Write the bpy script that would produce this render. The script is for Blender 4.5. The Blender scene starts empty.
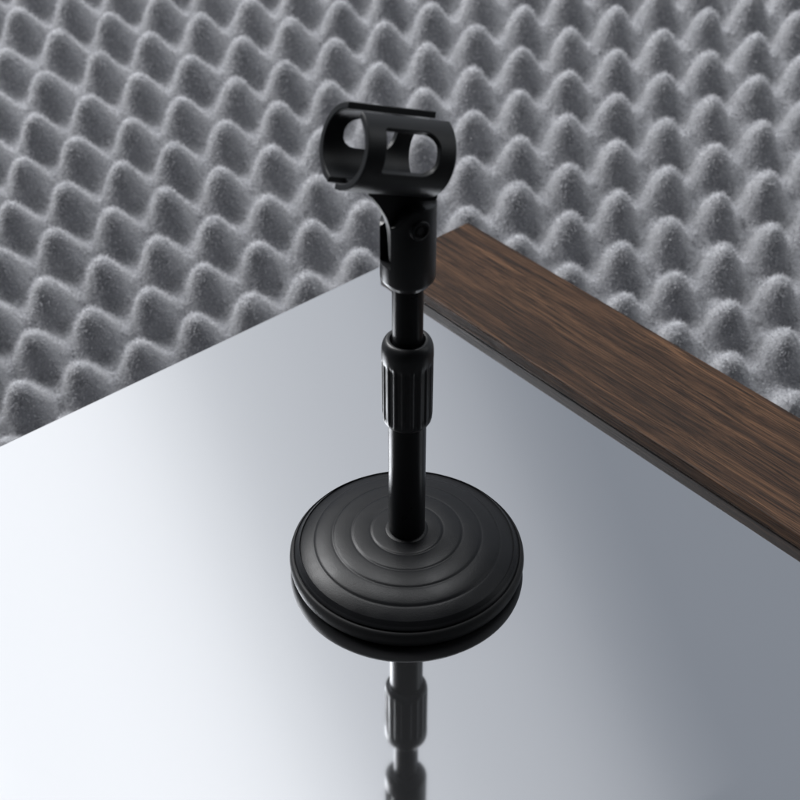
import bpy, bmesh, math
import numpy as np
from mathutils import Vector

S = 0.01                      # everything below is written in centimetres
rng = np.random.default_rng(7)
scene = bpy.context.scene
col = scene.collection
PI = math.pi

# ------------------------------------------------------------------ helpers
def mesh_obj(name, V, F, mat, parent=None, smooth=True, angle=40):
    me = bpy.data.meshes.new(name)
    me.from_pydata([tuple(float(c) * S for c in v) for v in V], [], [tuple(f) for f in F])
    me.validate()
    bm = bmesh.new(); bm.from_mesh(me)
    bmesh.ops.recalc_face_normals(bm, faces=bm.faces)
    bm.to_mesh(me); bm.free()
    me.polygons.foreach_set('use_smooth', [smooth] * len(me.polygons))
    if smooth and angle:
        me.set_sharp_from_angle(angle=math.radians(angle))
    me.materials.append(mat)
    o = bpy.data.objects.new(name, me); col.objects.link(o)
    if parent: o.parent = parent
    return o

def np_obj(name, V, F, mat, parent=None, smooth=True):
    """V (n,3) cm, F (m,k) - big arrays straight into a mesh"""
    V = np.asarray(V, np.float32) * S; F = np.asarray(F, np.int32); k = F.shape[1]
    me = bpy.data.meshes.new(name)
    me.vertices.add(len(V)); me.vertices.foreach_set('co', V.ravel())
    me.loops.add(F.size); me.loops.foreach_set('vertex_index', F.ravel())
    me.polygons.add(len(F)); me.polygons.foreach_set('loop_start', np.arange(0, F.size, k, dtype=np.int32))
    me.update(calc_edges=True)
    me.polygons.foreach_set('use_smooth', np.full(len(F), smooth))
    me.materials.append(mat)
    o = bpy.data.objects.new(name, me); col.objects.link(o)
    if parent: o.parent = parent
    return o

def bevel(o, w, seg=3, ang=35):
    m = o.modifiers.new('bevel', 'BEVEL'); m.width = w * S; m.segments = seg
    m.limit_method = 'ANGLE'; m.angle_limit = math.radians(ang); m.harden_normals = False
    return o

def lathe(prof, n=128, org=(0, 0, 0), ax=None, close=True):
    """profile [(r,z)] round the z axis (or round ax), capped when an end has r == 0"""
    org = np.array(org, float)
    if ax is None: X, Y, Z = np.eye(3)
    else:
        Z = np.array(ax, float); Z /= np.linalg.norm(Z)
        X = np.cross(Z, (0, 0, 1.)) if abs(Z[2]) < .95 else np.array((1., 0, 0)); X /= np.linalg.norm(X)
        Y = np.cross(Z, X)
    V, F, rings = [], [], []
    for r, z in prof:
        if r < 1e-6:
            rings.append([len(V)]); V.append(org + Z * z)
        else:
            ring = []
            for k in range(n):
                a = 2 * PI * k / n
                ring.append(len(V)); V.append(org + X * r * math.cos(a) + Y * r * math.sin(a) + Z * z)
            rings.append(ring)
    for A, B in zip(rings, rings[1:]):
        if len(A) == 1 and len(B) == 1: continue
        for k in range(n):
            k2 = (k + 1) % n
            if len(A) == 1: F.append((A[0], B[k], B[k2]))
            elif len(B) == 1: F.append((A[k], A[k2], B[0]))
            else: F.append((A[k], A[k2], B[k2], B[k]))
    return V, F

def prism(poly, origin, U, W, N, t0, t1):
    """2-D polygon in the plane (U, W), extruded along N from t0 to t1"""
    o, U, W, N = [np.array(a, float) for a in (origin, U, W, N)]
    n = len(poly); V = [o + U * u + W * w + N * t for t in (t0, t1) for u, w in poly]
    F = [tuple(range(n))[::-1], tuple(range(n, 2 * n))]
    F += [(i, (i + 1) % n, n + (i + 1) % n, n + i) for i in range(n)]
    return V, F

def join(*parts):
    V, F = [], []
    for v, f in parts:
        b = len(V); V += list(v); F += [tuple(i + b for i in q) for q in f]
    return V, F

def empty(name, loc=(0, 0, 0)):
    o = bpy.data.objects.new(name, None); col.objects.link(o)
    o.location = [c * S for c in loc]; o.empty_display_size = .02
    return o

# ------------------------------------------------------------------ materials
def new_mat(name):
    m = bpy.data.materials.new(name); m.use_nodes = True
    nt = m.node_tree; b = nt.nodes['Principled BSDF']
    return m, nt, b
def N(nt, t, **kw):
    n = nt.nodes.new(t)
    for k, v in kw.items(): setattr(n, k, v)
    return n
def noise(nt, vec, scale, detail=4, rough=.6):
    n = N(nt, 'ShaderNodeTexNoise'); n.inputs['Scale'].default_value = scale
    n.inputs['Detail'].default_value = detail; n.inputs['Roughness'].default_value = rough
    nt.links.new(vec, n.inputs['Vector']); return n
def maprange(nt, src, a, b, c, d):
    n = N(nt, 'ShaderNodeMapRange'); nt.links.new(src, n.inputs[0])
    for i, v in zip((1, 2, 3, 4), (a, b, c, d)): n.inputs[i].default_value = v
    return n.outputs[0]

def black_mat(name, base, rough, bump_scale, bump, rough_var=.06, spec=.3):
    m, nt, b = new_mat(name)
    tc = N(nt, 'ShaderNodeTexCoord').outputs['Object']
    n1 = noise(nt, tc, bump_scale, 3); n2 = noise(nt, tc, 60, 4)
    bp = N(nt, 'ShaderNodeBump'); bp.inputs['Strength'].default_value = bump; bp.inputs['Distance'].default_value = .0003
    nt.links.new(n1.outputs[0], bp.inputs['Height']); nt.links.new(bp.outputs[0], b.inputs['Normal'])
    nt.links.new(maprange(nt, n2.outputs[0], .3, .7, rough - rough_var, rough + rough_var), b.inputs['Roughness'])
    b.inputs['Base Color'].default_value = (*base, 1)
    b.inputs['Specular IOR Level'].default_value = spec
    return m
M_base = black_mat('black_powder_coat', (.0062, .0065, .0073), .35, 1600, .25, spec=.16)
M_pole = black_mat('black_gloss_tube', (.007, .0075, .0085), .31, 300, .03, spec=.16)
M_plastic = black_mat('black_matt_plastic', (.010, .0105, .0115), .36, 1400, .12)
M_clip = black_mat('black_clip_plastic', (.012, .0125, .0135), .40, 1200, .15, spec=.25)
M_band = black_mat('black_rubber', (.007, .0072, .0078), .58, 1100, .2, spec=.18)
M_dark = black_mat('black_recess', (.006, .006, .007), .5, 1200, .1)

def panel_mat():
    m, nt, b = new_mat('satin_silver_mirror')
    tc = N(nt, 'ShaderNodeTexCoord').outputs['Object']
    n = noise(nt, tc, 9, 5, .6)
    b.inputs['Metallic'].default_value = .981
    b.inputs['Base Color'].default_value = (.460, .472, .494, 1)
    nt.links.new(maprange(nt, n.outputs[0], .3, .7, .040, .056), b.inputs['Roughness'])
    return m
M_panel = panel_mat()

def wood_mat():
    m, nt, b = new_mat('walnut')
    L = nt.links
    tc = N(nt, 'ShaderNodeTexCoord').outputs['Object']       # object x runs along the plank
    def mapped(sx, sy, sz):
        mp = N(nt, 'ShaderNodeMapping'); mp.inputs['Scale'].default_value = (sx, sy, sz)
        L.new(tc, mp.inputs['Vector']); return mp.outputs[0]
    warp = noise(nt, mapped(3.5, 16, 16), 1, 3, .5)
    add = N(nt, 'ShaderNodeMixRGB', blend_type='ADD'); add.inputs[0].default_value = .016
    L.new(tc, add.inputs[1]); L.new(warp.outputs['Color'], add.inputs[2])
    def wmap(sx, sy, sz):
        mp = N(nt, 'ShaderNodeMapping'); mp.inputs['Scale'].default_value = (sx, sy, sz)
        L.new(add.outputs[0], mp.inputs['Vector']); return mp.outputs[0]
    band = noise(nt, wmap(3.5, 170, 170), 1, 4, .6)            # broad figure
    streak = noise(nt, wmap(9, 1300, 1300), 1, 5, .65)        # fine streaks
    pore = noise(nt, mapped(42, 1900, 1900), 1, 2, .5)       # open pores, short dark dashes
    r1 = N(nt, 'ShaderNodeValToRGB'); L.new(band.outputs[0], r1.inputs[0])
    e = r1.color_ramp.elements
    e[0].position = .33; e[0].color = (.016, .0088, .0055, 1)
    e[1].position = .68; e[1].color = (.066, .0350, .0185, 1)
    x = r1.color_ramp.elements.new(.45); x.color = (.028, .0142, .0076, 1)
    x = r1.color_ramp.elements.new(.56); x.color = (.042, .0222, .0120, 1)
    r2 = N(nt, 'ShaderNodeValToRGB'); L.new(streak.outputs[0], r2.inputs[0])
    e = r2.color_ramp.elements
    e[0].position = .38; e[0].color = (.33, .31, .30, 1); e[1].position = .58; e[1].color = (1.5, 1.45, 1.4, 1)
    mul = N(nt, 'ShaderNodeMixRGB', blend_type='MULTIPLY'); mul.inputs[0].default_value = 1
    L.new(r1.outputs[0], mul.inputs[1]); L.new(r2.outputs[0], mul.inputs[2])
    r3 = N(nt, 'ShaderNodeValToRGB'); L.new(pore.outputs[0], r3.inputs[0])
    e = r3.color_ramp.elements
    e[0].position = .40; e[0].color = (.15, .13, .13, 1); e[1].position = .48; e[1].color = (1, 1, 1, 1)
    mul2 = N(nt, 'ShaderNodeMixRGB', blend_type='MULTIPLY'); mul2.inputs[0].default_value = .85
    L.new(mul.outputs[0], mul2.inputs[1]); L.new(r3.outputs[0], mul2.inputs[2])
    L.new(mul2.outputs[0], b.inputs['Base Color'])
    L.new(maprange(nt, streak.outputs[0], .3, .7, .62, .46), b.inputs['Roughness'])
    b.inputs['Specular IOR Level'].default_value = .14
    h = N(nt, 'ShaderNodeMath', operation='ADD'); L.new(pore.outputs[0], h.inputs[0]); L.new(streak.outputs[0], h.inputs[1])
    bp = N(nt, 'ShaderNodeBump'); bp.inputs['Strength'].default_value = .35; bp.inputs['Distance'].default_value = .0005
    L.new(h.outputs[0], bp.inputs['Height']); L.new(bp.outputs[0], b.inputs['Normal'])
    return m
M_wood = wood_mat()

def foam_mat():
    m, nt, b = new_mat('grey_felted_foam')
    L = nt.links
    tc = N(nt, 'ShaderNodeTexCoord').outputs['Object']
    n = noise(nt, tc, 900, 3, .7); n2 = noise(nt, tc, 25, 3, .5)
    r = N(nt, 'ShaderNodeValToRGB'); L.new(n.outputs[0], r.inputs[0])
    e = r.color_ramp.elements
    e[0].position = .3; e[0].color = (.225, .230, .246, 1); e[1].position = .72; e[1].color = (.38, .387, .41, 1)
    mul = N(nt, 'ShaderNodeMixRGB', blend_type='MULTIPLY'); mul.inputs[0].default_value = 1
    L.new(r.outputs[0], mul.inputs[1])
    r2 = N(nt, 'ShaderNodeValToRGB'); L.new(n2.outputs[0], r2.inputs[0])
    e = r2.color_ramp.elements
    e[0].position = .3; e[0].color = (.9, .9, .9, 1); e[1].position = .7; e[1].color = (1.05, 1.04, 1.03, 1)
    L.new(r2.outputs[0], mul.inputs[2]); L.new(mul.outputs[0], b.inputs['Base Color'])
    b.inputs['Roughness'].default_value = .95
    b.inputs['Specular IOR Level'].default_value = .1
    b.inputs['Sheen Weight'].default_value = .25; b.inputs['Sheen Roughness'].default_value = .5
    bp = N(nt, 'ShaderNodeBump'); bp.inputs['Strength'].default_value = .7; bp.inputs['Distance'].default_value = .0012
    L.new(n.outputs[0], bp.inputs['Height']); L.new(bp.outputs[0], b.inputs['Normal'])
    return m
M_foam = foam_mat()
def fibre_mat():
    m, nt, b = new_mat('grey_fibre')
    L = nt.links
    tc = N(nt, 'ShaderNodeTexCoord').outputs['Object']
    n = noise(nt, tc, 700, 2, .6)
    r = N(nt, 'ShaderNodeValToRGB'); L.new(n.outputs[0], r.inputs[0])
    e = r.color_ramp.elements
    e[0].position = .3; e[0].color = (.22, .224, .236, 1); e[1].position = .66; e[1].color = (.74, .745, .775, 1)
    L.new(r.outputs[0], b.inputs['Base Color']); b.inputs['Roughness'].default_value = .8
    b.inputs['Specular IOR Level'].default_value = .2
    tr = N(nt, 'ShaderNodeBsdfTranslucent'); L.new(r.outputs[0], tr.inputs['Color'])
    mx = N(nt, 'ShaderNodeMixShader'); mx.inputs[0].default_value = .5
    L.new(b.outputs[0], mx.inputs[1]); L.new(tr.outputs[0], mx.inputs[2])
    L.new(mx.outputs[0], nt.nodes['Material Output'].inputs['Surface'])
    return m
M_fibre = fibre_mat()

# ------------------------------------------------------------------ foam sheet
A = np.array([3.7054, -2.6301, -.8015]); B = np.array([-.2925, -4.4948, -1.5801])
O = np.array([-10.534, 43.140, 2.105]); NF = np.array([-.02996, -.32976, .94359])
WC = np.array([[.0144, .0173], [.0539, -.035], [-.0249, -.0412], [-.0382, .1456], [.3246, .1302], [.2535, -.2818]])
H_BUMP = 3.5
jit = rng.normal(0, 1, (64, 64, 3))
def vnoise(x, y, seed):
    """smooth value noise on arrays"""
    r = np.random.default_rng(seed).random((256, 256))
    xi, yi = np.floor(x).astype(int), np.floor(y).astype(int); fx, fy = x - xi, y - yi
    fx = fx * fx * (3 - 2 * fx); fy = fy * fy * (3 - 2 * fy)
    g = lambda a, b: r[a & 255, b & 255]
    return (g(xi, yi) * (1 - fx) + g(xi + 1, yi) * fx) * (1 - fy) + (g(xi, yi + 1) * (1 - fx) + g(xi + 1, yi + 1) * fx) * fy
def foam_surface(i, q):
    j = q - .55 * i
    u, w = i / 10, j / 10
    Bs = np.stack([np.ones_like(u), u, w, u * u, u * w, w * w], -1)
    k = np.stack([i, j], -1)
    d = Bs @ WC
    # each bump leans and stands a little differently
    ii, jj = np.round(i).astype(int), np.round(j).astype(int)
    sx = vnoise(i * .9 + 40, j * .9 + 40, 3) - .5; sy = vnoise(i * .9 + 80, j * .9 + 40, 4) - .5
    ip, jp = i + .10 * sx, j + .10 * sy
    s = np.cos(2 * PI * ip) + np.cos(2 * PI * jp) + np.cos(2 * PI * (ip + jp))
    t = np.clip((s + 1.5) / 4.5, 0, 1)
    h = .28 * np.sin(PI / 2 * t) ** 2 + .72 * t ** .95
    h = h * (1 - .06 * h ** 2)                       # slightly blunted tops
    h = h / .94 - 1
    hv = 1 + .16 * (vnoise(i * .7 + 10, j * .7 + 10, 5) - .5)
    fine = .10 * (vnoise(i * 5 + 60, j * 5 + 60, 8) - .5) + .07 * (vnoise(i * 13 + 90, j * 13 + 90, 9) - .5) \
        + .06 * (vnoise(i * 24 + 90, j * 24 + 90, 10) - .5)
    h = h * H_BUMP * hv + fine
    kk = k + d
    return O + kk[..., :1] * A + kk[..., 1:] * B + h[..., None] * NF
I0, I1, Q0, Q1, ST = -11.5, 16.5, -8.0, 7.5, 1 / 40
gi, gq = np.meshgrid(np.arange(I0, I1 + 1e-6, ST), np.arange(Q0, Q1 + 1e-6, ST), indexing='ij')
P = foam_surface(gi, gq); ni, nq = gi.shape
idx = np.arange(ni * nq).reshape(ni, nq)
quads = np.stack([idx[:-1, :-1], idx[1:, :-1], idx[1:, 1:], idx[:-1, 1:]], -1).reshape(-1, 4)
# sides and underside, so that the sheet is a solid slab
ring = np.concatenate([idx[:, 0], idx[-1, 1:], idx[-2::-1, -1], idx[0, -2:0:-1]])
flat = P.reshape(-1, 3)
dist = (flat[ring] - O) @ NF
low = flat[ring] - (dist + H_BUMP + 2.2)[:, None] * NF
nb = len(flat); nr = len(ring); lo = np.arange(nb, nb + nr)
side = np.stack([ring, lo, np.roll(lo, -1), np.roll(ring, -1)], -1)
# orientation of the top: make the quad normals point along NF
c = flat[quads[0]]
if np.cross(c[1] - c[0], c[2] - c[0]) @ NF < 0:
    quads = quads[:, ::-1]; side = side[:, ::-1]
foam = np_obj('acoustic_foam_sheet', np.vstack([flat, low]), np.vstack([quads, side]), M_foam)
foam['label'] = 'grey egg-crate acoustic foam with rows of fuzzy rounded peaks behind the silver panel'
foam['category'] = 'acoustic foam'

# short fibres all over the foam: one mass nobody could count
NFIB = 1150000
fi = rng.uniform(I0 + .1, I1 - .1, NFIB); fq = rng.uniform(Q0 + .1, Q1 - .1, NFIB)
p0 = foam_surface(fi, fq); e = .02
pu = foam_surface(fi + e, fq); pv = foam_surface(fi, fq + e)
nn = np.cross(pu - p0, pv - p0); nn /= np.linalg.norm(nn, axis=1)[:, None]; nn *= np.sign(nn @ NF)[:, None]
rd = rng.normal(0, 1, (NFIB, 3)); dirv = nn + .75 * rd / np.linalg.norm(rd, axis=1)[:, None]
dirv /= np.linalg.norm(dirv, axis=1)[:, None]
ln = rng.uniform(.12, .46, NFIB)[:, None]
sd = np.cross(dirv, rng.normal(0, 1, (NFIB, 3))); sd /= np.linalg.norm(sd, axis=1)[:, None]
wd = rng.uniform(.014, .032, NFIB)[:, None]
root = p0 - nn * .03
bend = rng.normal(0, .06, (NFIB, 3))
V = np.stack([root - sd * wd, root + sd * wd, root + dirv * ln + bend], 1).reshape(-1, 3)
F = np.arange(NFIB * 3).reshape(-1, 3)
nap = np_obj('fibre_nap', V, F, M_fibre, foam, smooth=False)
nap['kind'] = 'stuff'

# ------------------------------------------------------------------ silver panel and walnut plank
YAW = math.radians(49.226)
E1 = np.array([math.cos(YAW), -math.sin(YAW), 0]); E2 = np.array([math.sin(YAW), math.cos(YAW), 0])
def slab(name, a0, a1, b0, b1, z0, z1, mat, bw, loc_z=0):
    cx, cy = (a0 + a1) / 2, (b0 + b1) / 2
    V, F = prism([(a0 - cx, b0 - cy), (a1 - cx, b0 - cy), (a1 - cx, b1 - cy), (a0 - cx, b1 - cy)],
                 (0, 0, 0), (1, 0, 0), (0, 1, 0), (0, 0, 1), z0, z1)
    o = mesh_obj(name, V, F, mat, None, True, 30)
    o.location = Vector(E1 * cx * S + E2 * cy * S); o.rotation_euler = (0, 0, -YAW)
    bevel(o, bw, 3)
    return o
panel = slab('silver_panel', -23.75, 38, -42, 25.3, -.6, 0, M_panel, .05)
panel['label'] = 'glossy silver white mirror-like panel lying flat under the microphone stand'
panel['category'] = 'panel'
plank = slab('walnut_plank', -22.95, 35, 17.42, 25.95, .004, .92, M_wood, .09)
plank['label'] = 'dark brown walnut wood plank lying along the right edge of the silver panel'
plank['category'] = 'plank'

# ------------------------------------------------------------------ microphone stand
stand = empty('microphone_stand')
stand['label'] = 'small black desktop microphone stand with round ringed base and empty clip'
stand['category'] = 'microphone stand'

# base: dome with stepped rings over a rounded rim
def base_prof():
    band = [(0, .02), (5.9, .02), (6.15, .04), (6.30, .10), (6.40, .22), (6.47, .44), (6.5, .70), (6.48, .86), (6.44, 1.0),
          (6.38, 1.08), (6.33, 1.11), (6.27, 1.12), (6.0, 1.125), (0, 1.125)]
    pr = [(0, 1.145), (6.15, 1.145), (6.2, 1.155), (6.235, 1.18), (6.26, 1.22)]
    def dome(r): return 1.22 + 1.33 * max(1 - (r / 6.262) ** 2.7, 0) ** .68
    pr += [(6.255, 1.245)]
    steps = [5.08, 4.05, 3.0, 1.95]
    def z(r):
        v = dome(r)
        for s in steps:                              # small scarp with a groove at its foot
            d = (r - s)
            v += -.034 / (1 + math.exp(-d / .035)) - .012 * math.exp(-((d - .05) / .06) ** 2)
        if r < 5.08: v += .026 * math.sin(PI * (((r - 1.95) / 1.045) % 1)) ** .8   # each terrace is slightly rolled
        return v + .03
    r = 6.24
    while r > 1.05:
        pr.append((r, z(r) if r < 5.9 else dome(r) - .10 * min(1, (r - 5.9) / .2))); r -= (.012 if r > 6.1 else .03)
    pr += [(1.04, z(1.05)), (0, z(1.05))]
    return band, pr
band, dome_prof = base_prof()
V, F = lathe(dome_prof, 192)
base = mesh_obj('base', V, F, M_base, stand, True, 50)
V, F = lathe(band, 192)
mesh_obj('rim_band', V, F, M_band, base, True, 50)
# pole foot ring, lower tube, upper tube
V, F = lathe([(.98, 2.44), (1.16, 2.45), (1.19, 2.52), (1.17, 2.60), (1.08, 2.64), (.98, 2.65)], 96)
mesh_obj('foot_ring', V, F, M_base, base, True, 40)
V, F = lathe([(0, 2.2), (.985, 2.2), (.985, 11.2), (0, 11.2)], 96)
mesh_obj('lower_tube', V, F, M_pole, stand, True, 40)
V, F = lathe([(0, 11.3), (.765, 11.3), (.765, 19.5), (0, 19.5)], 96)
mesh_obj('upper_tube', V, F, M_pole, stand, True, 40)

# fluted locking collar
def collar():
    zs = [(10.28, .99), (10.29, 1.10), (10.35, 1.17), (10.46, 1.235), (10.62, 1.275), (10.85, 1.295)]
    zs += [(10.85 + .1 * k, 1.295 + .005 * k / 40) for k in range(1, 35)]
    zs += [(14.40, 1.305), (14.60, 1.31), (14.85, 1.305), (15.05, 1.285), (15.22, 1.24), (15.36, 1.17), (15.46, 1.08), (15.50, .99), (15.47, .90), (15.30, .84), (15.0, .80)]
    n = 432; nf = 18; V = []; F = []
    for z, r in zs:
        m = min(max((z - 10.62) / .2, 0), 1) * min(max((14.30 - z) / .2, 0), 1)
        for k in range(n):
            a = 2 * PI * k / n; ph = (a * nf / (2 * PI)) % 1
            d = abs(ph - .5)                          # ribs between flutes
            g = 1 / (1 + math.exp((d - .30) / .035))
            rr = r - .075 * m * g
            V.append((rr * math.cos(a), rr * math.sin(a), z))
    for i in range(len(zs) - 1):
        for k in range(n):
            k2 = (k + 1) % n
            F.append((i * n + k, i * n + k2, (i + 1) * n + k2, (i + 1) * n + k))
    return V, F
V, F = collar()
mesh_obj('locking_collar', V, F, M_plastic, stand, True, 50)

# clip frame of reference
AX = np.array([.807, .473, -.35]); AX /= np.linalg.norm(AX)               # mouth end -> rear end
AH = np.array([AX[0], AX[1], 0]); AH /= np.linalg.norm(AH)                # its horizontal direction
PN = np.array([AH[1], -AH[0], 0])                                         # pivot axis, towards the right front
C0 = np.array([-.905, -.530, 26.18])
VD = np.array([-.0082, .8748, -.4845]); VD /= np.linalg.norm(VD)
CN = -(VD - (VD @ AX) * AX); CN /= np.linalg.norm(CN)                     # phi = 0: towards the camera side
CU = np.cross(AX, CN); CU *= np.sign(CU[2])                               # phi = 90: image up
LC = 4.75
RO, RI = 1.93, 1.62

# pivot mount: tube with a slot between two cheeks
def cheek(side, z0, zl, reach):
    R = 1.33; g = .50; n = 30
    a0 = math.acos(g / R)
    us = [R * math.sin(t) for t in np.linspace(-a0, a0, n)]
    arc = [math.sqrt(R * R - u * u) for u in us]
    def ztop(u):                                     # cut away under the tilted clip
        x = min(max((u + 1.25) / reach, 0), 1); x = x * x * (3 - 2 * x)
        return zl + (23.45 - zl) * x - .22 * max(u - .2, 0)
    V, F = [], []
    rows = [(lambda u: z0, 1), (lambda u: ztop(u) - .12, 1), (lambda u: ztop(u) - .03, .96), (ztop, .88)]
    for zf, sc in rows:
        for u, a in zip(us, arc):
            p = AH * u + PN * side * (g + (a - g) * sc); V.append((p[0], p[1], zf(u)))
        for u in us:
            p = AH * u + PN * side * (g + .04 * (1 - sc)); V.append((p[0], p[1], zf(u)))
    m = 2 * n
    for r in range(3):
        for k in range(n - 1):
            F.append((r * m + k, r * m + k + 1, (r + 1) * m + k + 1, (r + 1) * m + k))
            F.append((r * m + n + k, r * m + n + k + 1, (r + 1) * m + n + k + 1, (r + 1) * m + n + k))
        for k in (0, n - 1):
            F.append((r * m + k, r * m + n + k, (r + 1) * m + n + k, (r + 1) * m + k))
    for r in (0, 3):
        for k in range(n - 1): F.append((r * m + k, r * m + k + 1, r * m + n + k + 1, r * m + n + k))
    return V, F
lower = lathe([(0, 18.82), (1.02, 18.82), (1.06, 18.85), (1.10, 18.96), (1.22, 19.06), (1.30, 19.17), (1.33, 19.31), (1.33, 20.2), (0, 20.2)], 96)
V, F = join(lower, cheek(1, 20.2, 22.5, .8), cheek(-1, 20.2, 22.05, 1.5))
mount = mesh_obj('pivot_mount', V, F, M_plastic, stand, True, 35)
# screw on the near cheek
zs = 22.45
so = PN * 1.32 - AH * .15 + np.array([0, 0, zs])
V, F = lathe([(0, -.3), (.50, -.3), (.50, .03), (.47, .09), (.45, .10), (.37, .10), (.35, .07), (.33, -.08), (.20, -.08), (.18, .03), (0, .04)], 48, so, PN)
mesh_obj('pivot_screw', V, F, M_plastic, mount, True, 40)

# the clip: two sprung jaws with oblong windows, slot on top, split mouth below
def jaw(phi0, phi1, hole, t0=0., t1=LC, nr=14, sr=.13):
    """plate in (phi, t) with a window rounded on its rear end; solid between RI and RO"""
    rm = (RO + RI) / 2
    hx0, hx1, ht0, ht1, rr = hole                    # degrees, cm
    hw = math.radians(hx1 - hx0) * rm / 2; hc = (hx0 + hx1) / 2
    # window outline (s, t), s in cm along the arc
    w = []
    def arc(cx, cy, r, a0, a1, n):
        for a in np.linspace(math.radians(a0), math.radians(a1), n): w.append((cx + r * math.cos(a), cy + r * math.sin(a)))
    arc(hw - sr, ht0 + sr, sr, -90, 0, 5); arc(hw - rr, ht1 - rr, rr, 0, 90, 12)
    arc(-hw + rr, ht1 - rr, rr, 90, 180, 12); arc(-hw + sr, ht0 + sr, sr, 180, 270, 5)
    # densify
    d = []
    for (a, b) in zip(w, w[1:] + w[:1]):
        L = math.dist(a, b); k = max(1, int(L / .12))
        for q in range(k): d.append((a[0] + (b[0] - a[0]) * q / k, a[1] + (b[1] - a[1]) * q / k))
    s0, s1 = math.radians(phi0 - hc) * rm, math.radians(phi1 - hc) * rm
    cs, ct = 0, (ht0 + ht1) / 2
    # outer boundary by rays; snap the corners
    out = []
    for s, t in d:
        ds, dt = s - cs, t - ct
        f = min([x for x in (((s1 if ds > 0 else s0) - cs) / ds if abs(ds) > 1e-9 else 1e9,
                              ((t1 if dt > 0 else t0) - ct) / dt if abs(dt) > 1e-9 else 1e9)])
        out.append([cs + ds * f, ct + dt * f])
    for cr in ((s0, t0), (s1, t0), (s0, t1), (s1, t1)):
        k = min(range(len(out)), key=lambda i: math.dist(out[i], cr)); out[k] = list(cr)
    n = len(d); V, F = [], []
    def pt(s, t, r):
        a = math.radians(hc) + s / rm
        return C0 + AX * (t - LC / 2) + (CN * math.cos(a) + CU * math.sin(a)) * r
    for r in (RI, RO):
        for q in range(nr + 1):
            f = q / nr
            for k in range(n):
                V.append(pt(d[k][0] * (1 - f) + out[k][0] * f, d[k][1] * (1 - f) + out[k][1] * f, r))
    L = (nr + 1) * n
    for b in (0, L):
        for q in range(nr):
            for k in range(n):
                k2 = (k + 1) % n
                F.append((b + q * n + k, b + q * n + k2, b + (q + 1) * n + k2, b + (q + 1) * n + k))
    for q in (0, nr):
        for k in range(n):
            k2 = (k + 1) % n; F.append((q * n + k, q * n + k2, L + q * n + k2, L + q * n + k))
    return V, F
def arc_plate(phi0, phi1, t0, t1, ri, ro, n=10):
    V, F = [], []
    for k in range(n + 1):
        a = math.radians(phi0 + (phi1 - phi0) * k / n); dv = CN * math.cos(a) + CU * math.sin(a)
        for t in (t0, t1):
            for r in (ri, ro): V.append(C0 + AX * (t - LC / 2) + dv * r)
    for k in range(n):
        b = 4 * k
        for i, j in ((0, 1), (1, 3), (3, 2), (2, 0)): F.append((b + i, b + j, b + 4 + j, b + 4 + i))
    F += [(0, 1, 3, 2), (4 * n, 4 * n + 2, 4 * n + 3, 4 * n + 1)]
    return V, F
clip = empty('microphone_clip'); clip.parent = stand
V, F = jaw(-104, 53, (-31, 29, .98, 3.85, .72))
nj = mesh_obj('jaw', V, F, M_clip, clip, True, 35); bevel(nj, .045, 3)
V, F = jaw(86, 238, (128, 181, .98, 3.85, .76), sr=.7)
fj = mesh_obj('jaw', V, F, M_clip, clip, True, 35); bevel(fj, .045, 3)
V, F = arc_plate(235, 259, .85, LC - .02, RI + .015, RO - .015)
mesh_obj('jaw_bridge', V, F, M_clip, clip, True, 35)
# neck: web that sweeps from under the jaws into the slot of the mount
def neck():
    zc = lambda u: C0[2] + AX[2] / math.hypot(AX[0], AX[1]) * (u - (C0 @ AH)) - 1.70   # inside the lower shell
    left = [(-2.4, zc(-2.4)), (-2.29, 24.46), (-2.1, 24.25), (-1.94, 24.02), (-1.78, 23.78), (-1.63, 23.5), (-1.46, 23.16), (-1.32, 22.82), (-1.2, 22.4), (-1.13, 21.9), (-1.08, 21.2), (-1.05, 20.35)]
    right = [(.95, 20.35), (1.05, 22.0), (1.2, 22.8), (1.4, zc(1.4))]
    top = [(u, zc(u) + .02) for u in (.8, 0, -.8, -1.6)]
    return prism(left + right + top, (0, 0, 0), AH, (0, 0, 1), PN, -.06, .44)
V, F = neck()
nk = mesh_obj('clip_neck', V, F, M_clip, clip, True, 35); bevel(nk, .08, 3)

# ------------------------------------------------------------------ camera
cam = bpy.data.cameras.new('camera'); co = bpy.data.objects.new('camera', cam); col.objects.link(co)
co.location = (-.374 * S, -57.478 * S, 57.727 * S)
co.rotation_euler = (math.radians(90 - 38.75), 0, 0)
cam.sensor_width = 36; cam.lens = 36 * 1449.1 / 800
cam.clip_start = .01; cam.clip_end = 50
cam.dof.use_dof = True; cam.dof.focus_distance = .80; cam.dof.aperture_fstop = 12.5; cam.dof.aperture_blades = 0
scene.camera = co

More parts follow.
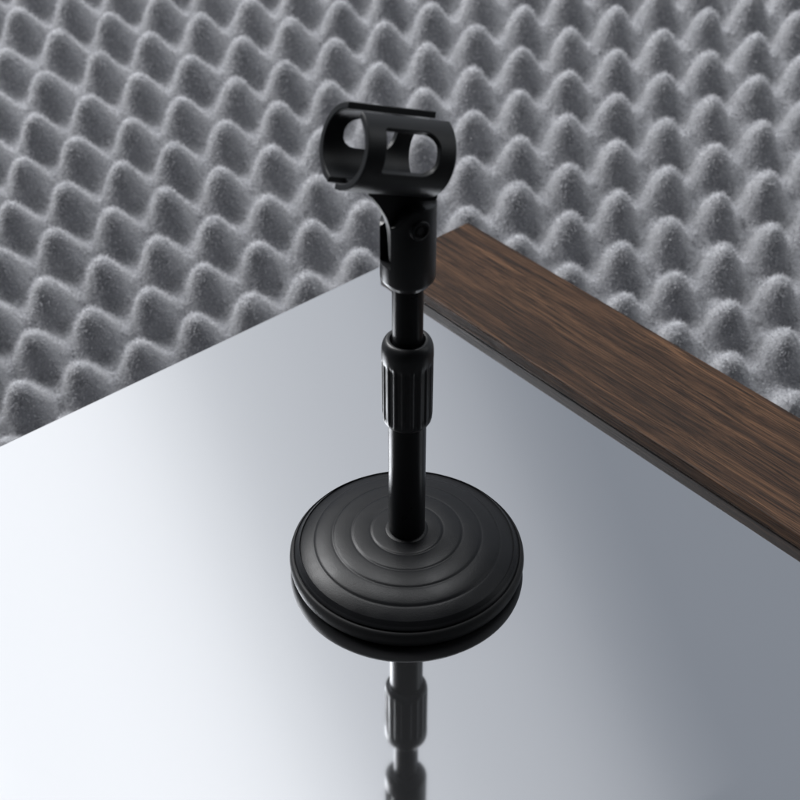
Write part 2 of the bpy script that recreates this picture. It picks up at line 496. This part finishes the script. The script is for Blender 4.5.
# ------------------------------------------------------------------ light
def softbox(name, C, w, h, power, ramp=None, color=(1, 1, 1), target=(0, 0, 0)):
    li = bpy.data.lights.new(name, 'AREA'); li.shape = 'RECTANGLE'; li.size = w * S; li.size_y = h * S
    li.energy = power; li.color = color
    o = bpy.data.objects.new(name, li); col.objects.link(o); o.location = [c * S for c in C]
    d = Vector(target) * S - o.location
    o.rotation_euler = d.to_track_quat('-Z', 'Y').to_euler()
    if ramp:                                           # strength curve across the lamp, shaped for the gradient reflected in the panel
        li.use_nodes = True; nt = li.node_tree; em = nt.nodes['Emission']
        g = N(nt, 'ShaderNodeNewGeometry')
        X = o.rotation_euler.to_matrix() @ Vector((1, 0, 0))
        if X.x < 0: X = -X
        sb = N(nt, 'ShaderNodeVectorMath', operation='SUBTRACT'); nt.links.new(g.outputs['Position'], sb.inputs[0]); sb.inputs[1].default_value = o.location
        dt = N(nt, 'ShaderNodeVectorMath', operation='DOT_PRODUCT'); nt.links.new(sb.outputs[0], dt.inputs[0]); dt.inputs[1].default_value = X
        fc = N(nt, 'ShaderNodeFloatCurve')
        nt.links.new(maprange(nt, dt.outputs['Value'], -w * S / 2, w * S / 2, 0, 1), fc.inputs['Value'])
        cu = fc.mapping.curves[0]
        cu.points[0].location = ramp[0]; cu.points[1].location = ramp[-1]
        for p in ramp[1:-1]: cu.points.new(*p)
        fc.mapping.update()
        nt.links.new(fc.outputs[0], em.inputs['Strength'])
    return o
RAMP = [(0, .25), (.2, .29), (.36, .30), (.52, .30), (.59, .29), (.64, .262), (.69, .20), (.735, .142), (.785, .112), (.857, .085), (.905, .055), (.95, .02), (1, 0)]
softbox('softbox_key', (-77, 116, 144), 280, 180, 80, RAMP, (1, .985, .96))
softbox('softbox_rim', (150, 10, 95), 45, 150, 4, None, (.95, .98, 1), (0, 0, 15))
softbox('foam_fill_top', (0, 75, 235), 130, 90, 48, None, (.97, .985, 1), (0, 45, 0))  # overhead fill added to brighten the foam, outside the panel's mirror view
softbox('foam_fill_side', (-172, 130, 212), 120, 110, 108, None, (.985, .99, 1), (0, 40, 0))  # extra lamp added at back left to raise the foam's brightness

w = bpy.data.worlds.new('World'); scene.world = w; w.use_nodes = True
nt = w.node_tree; bg = nt.nodes['Background']
tc = N(nt, 'ShaderNodeTexCoord'); sp = N(nt, 'ShaderNodeSeparateXYZ'); nt.links.new(tc.outputs['Generated'], sp.inputs[0])
mr = N(nt, 'ShaderNodeMapRange', interpolation_type='SMOOTHSTEP'); nt.links.new(sp.outputs[1], mr.inputs[0])
for i, v in zip((1, 2, 3, 4), (-.1, .62, .022, .505)): mr.inputs[i].default_value = v
nt.links.new(mr.outputs[0], bg.inputs['Strength'])
bg.inputs['Color'].default_value = (.89, .955, 1.06, 1)

scene.view_settings.view_transform = 'Standard'; scene.view_settings.look = 'None'
scene.view_settings.exposure = 0; scene.view_settings.gamma = 1
scene.cycles.max_bounces = 8; scene.cycles.use_denoising = True
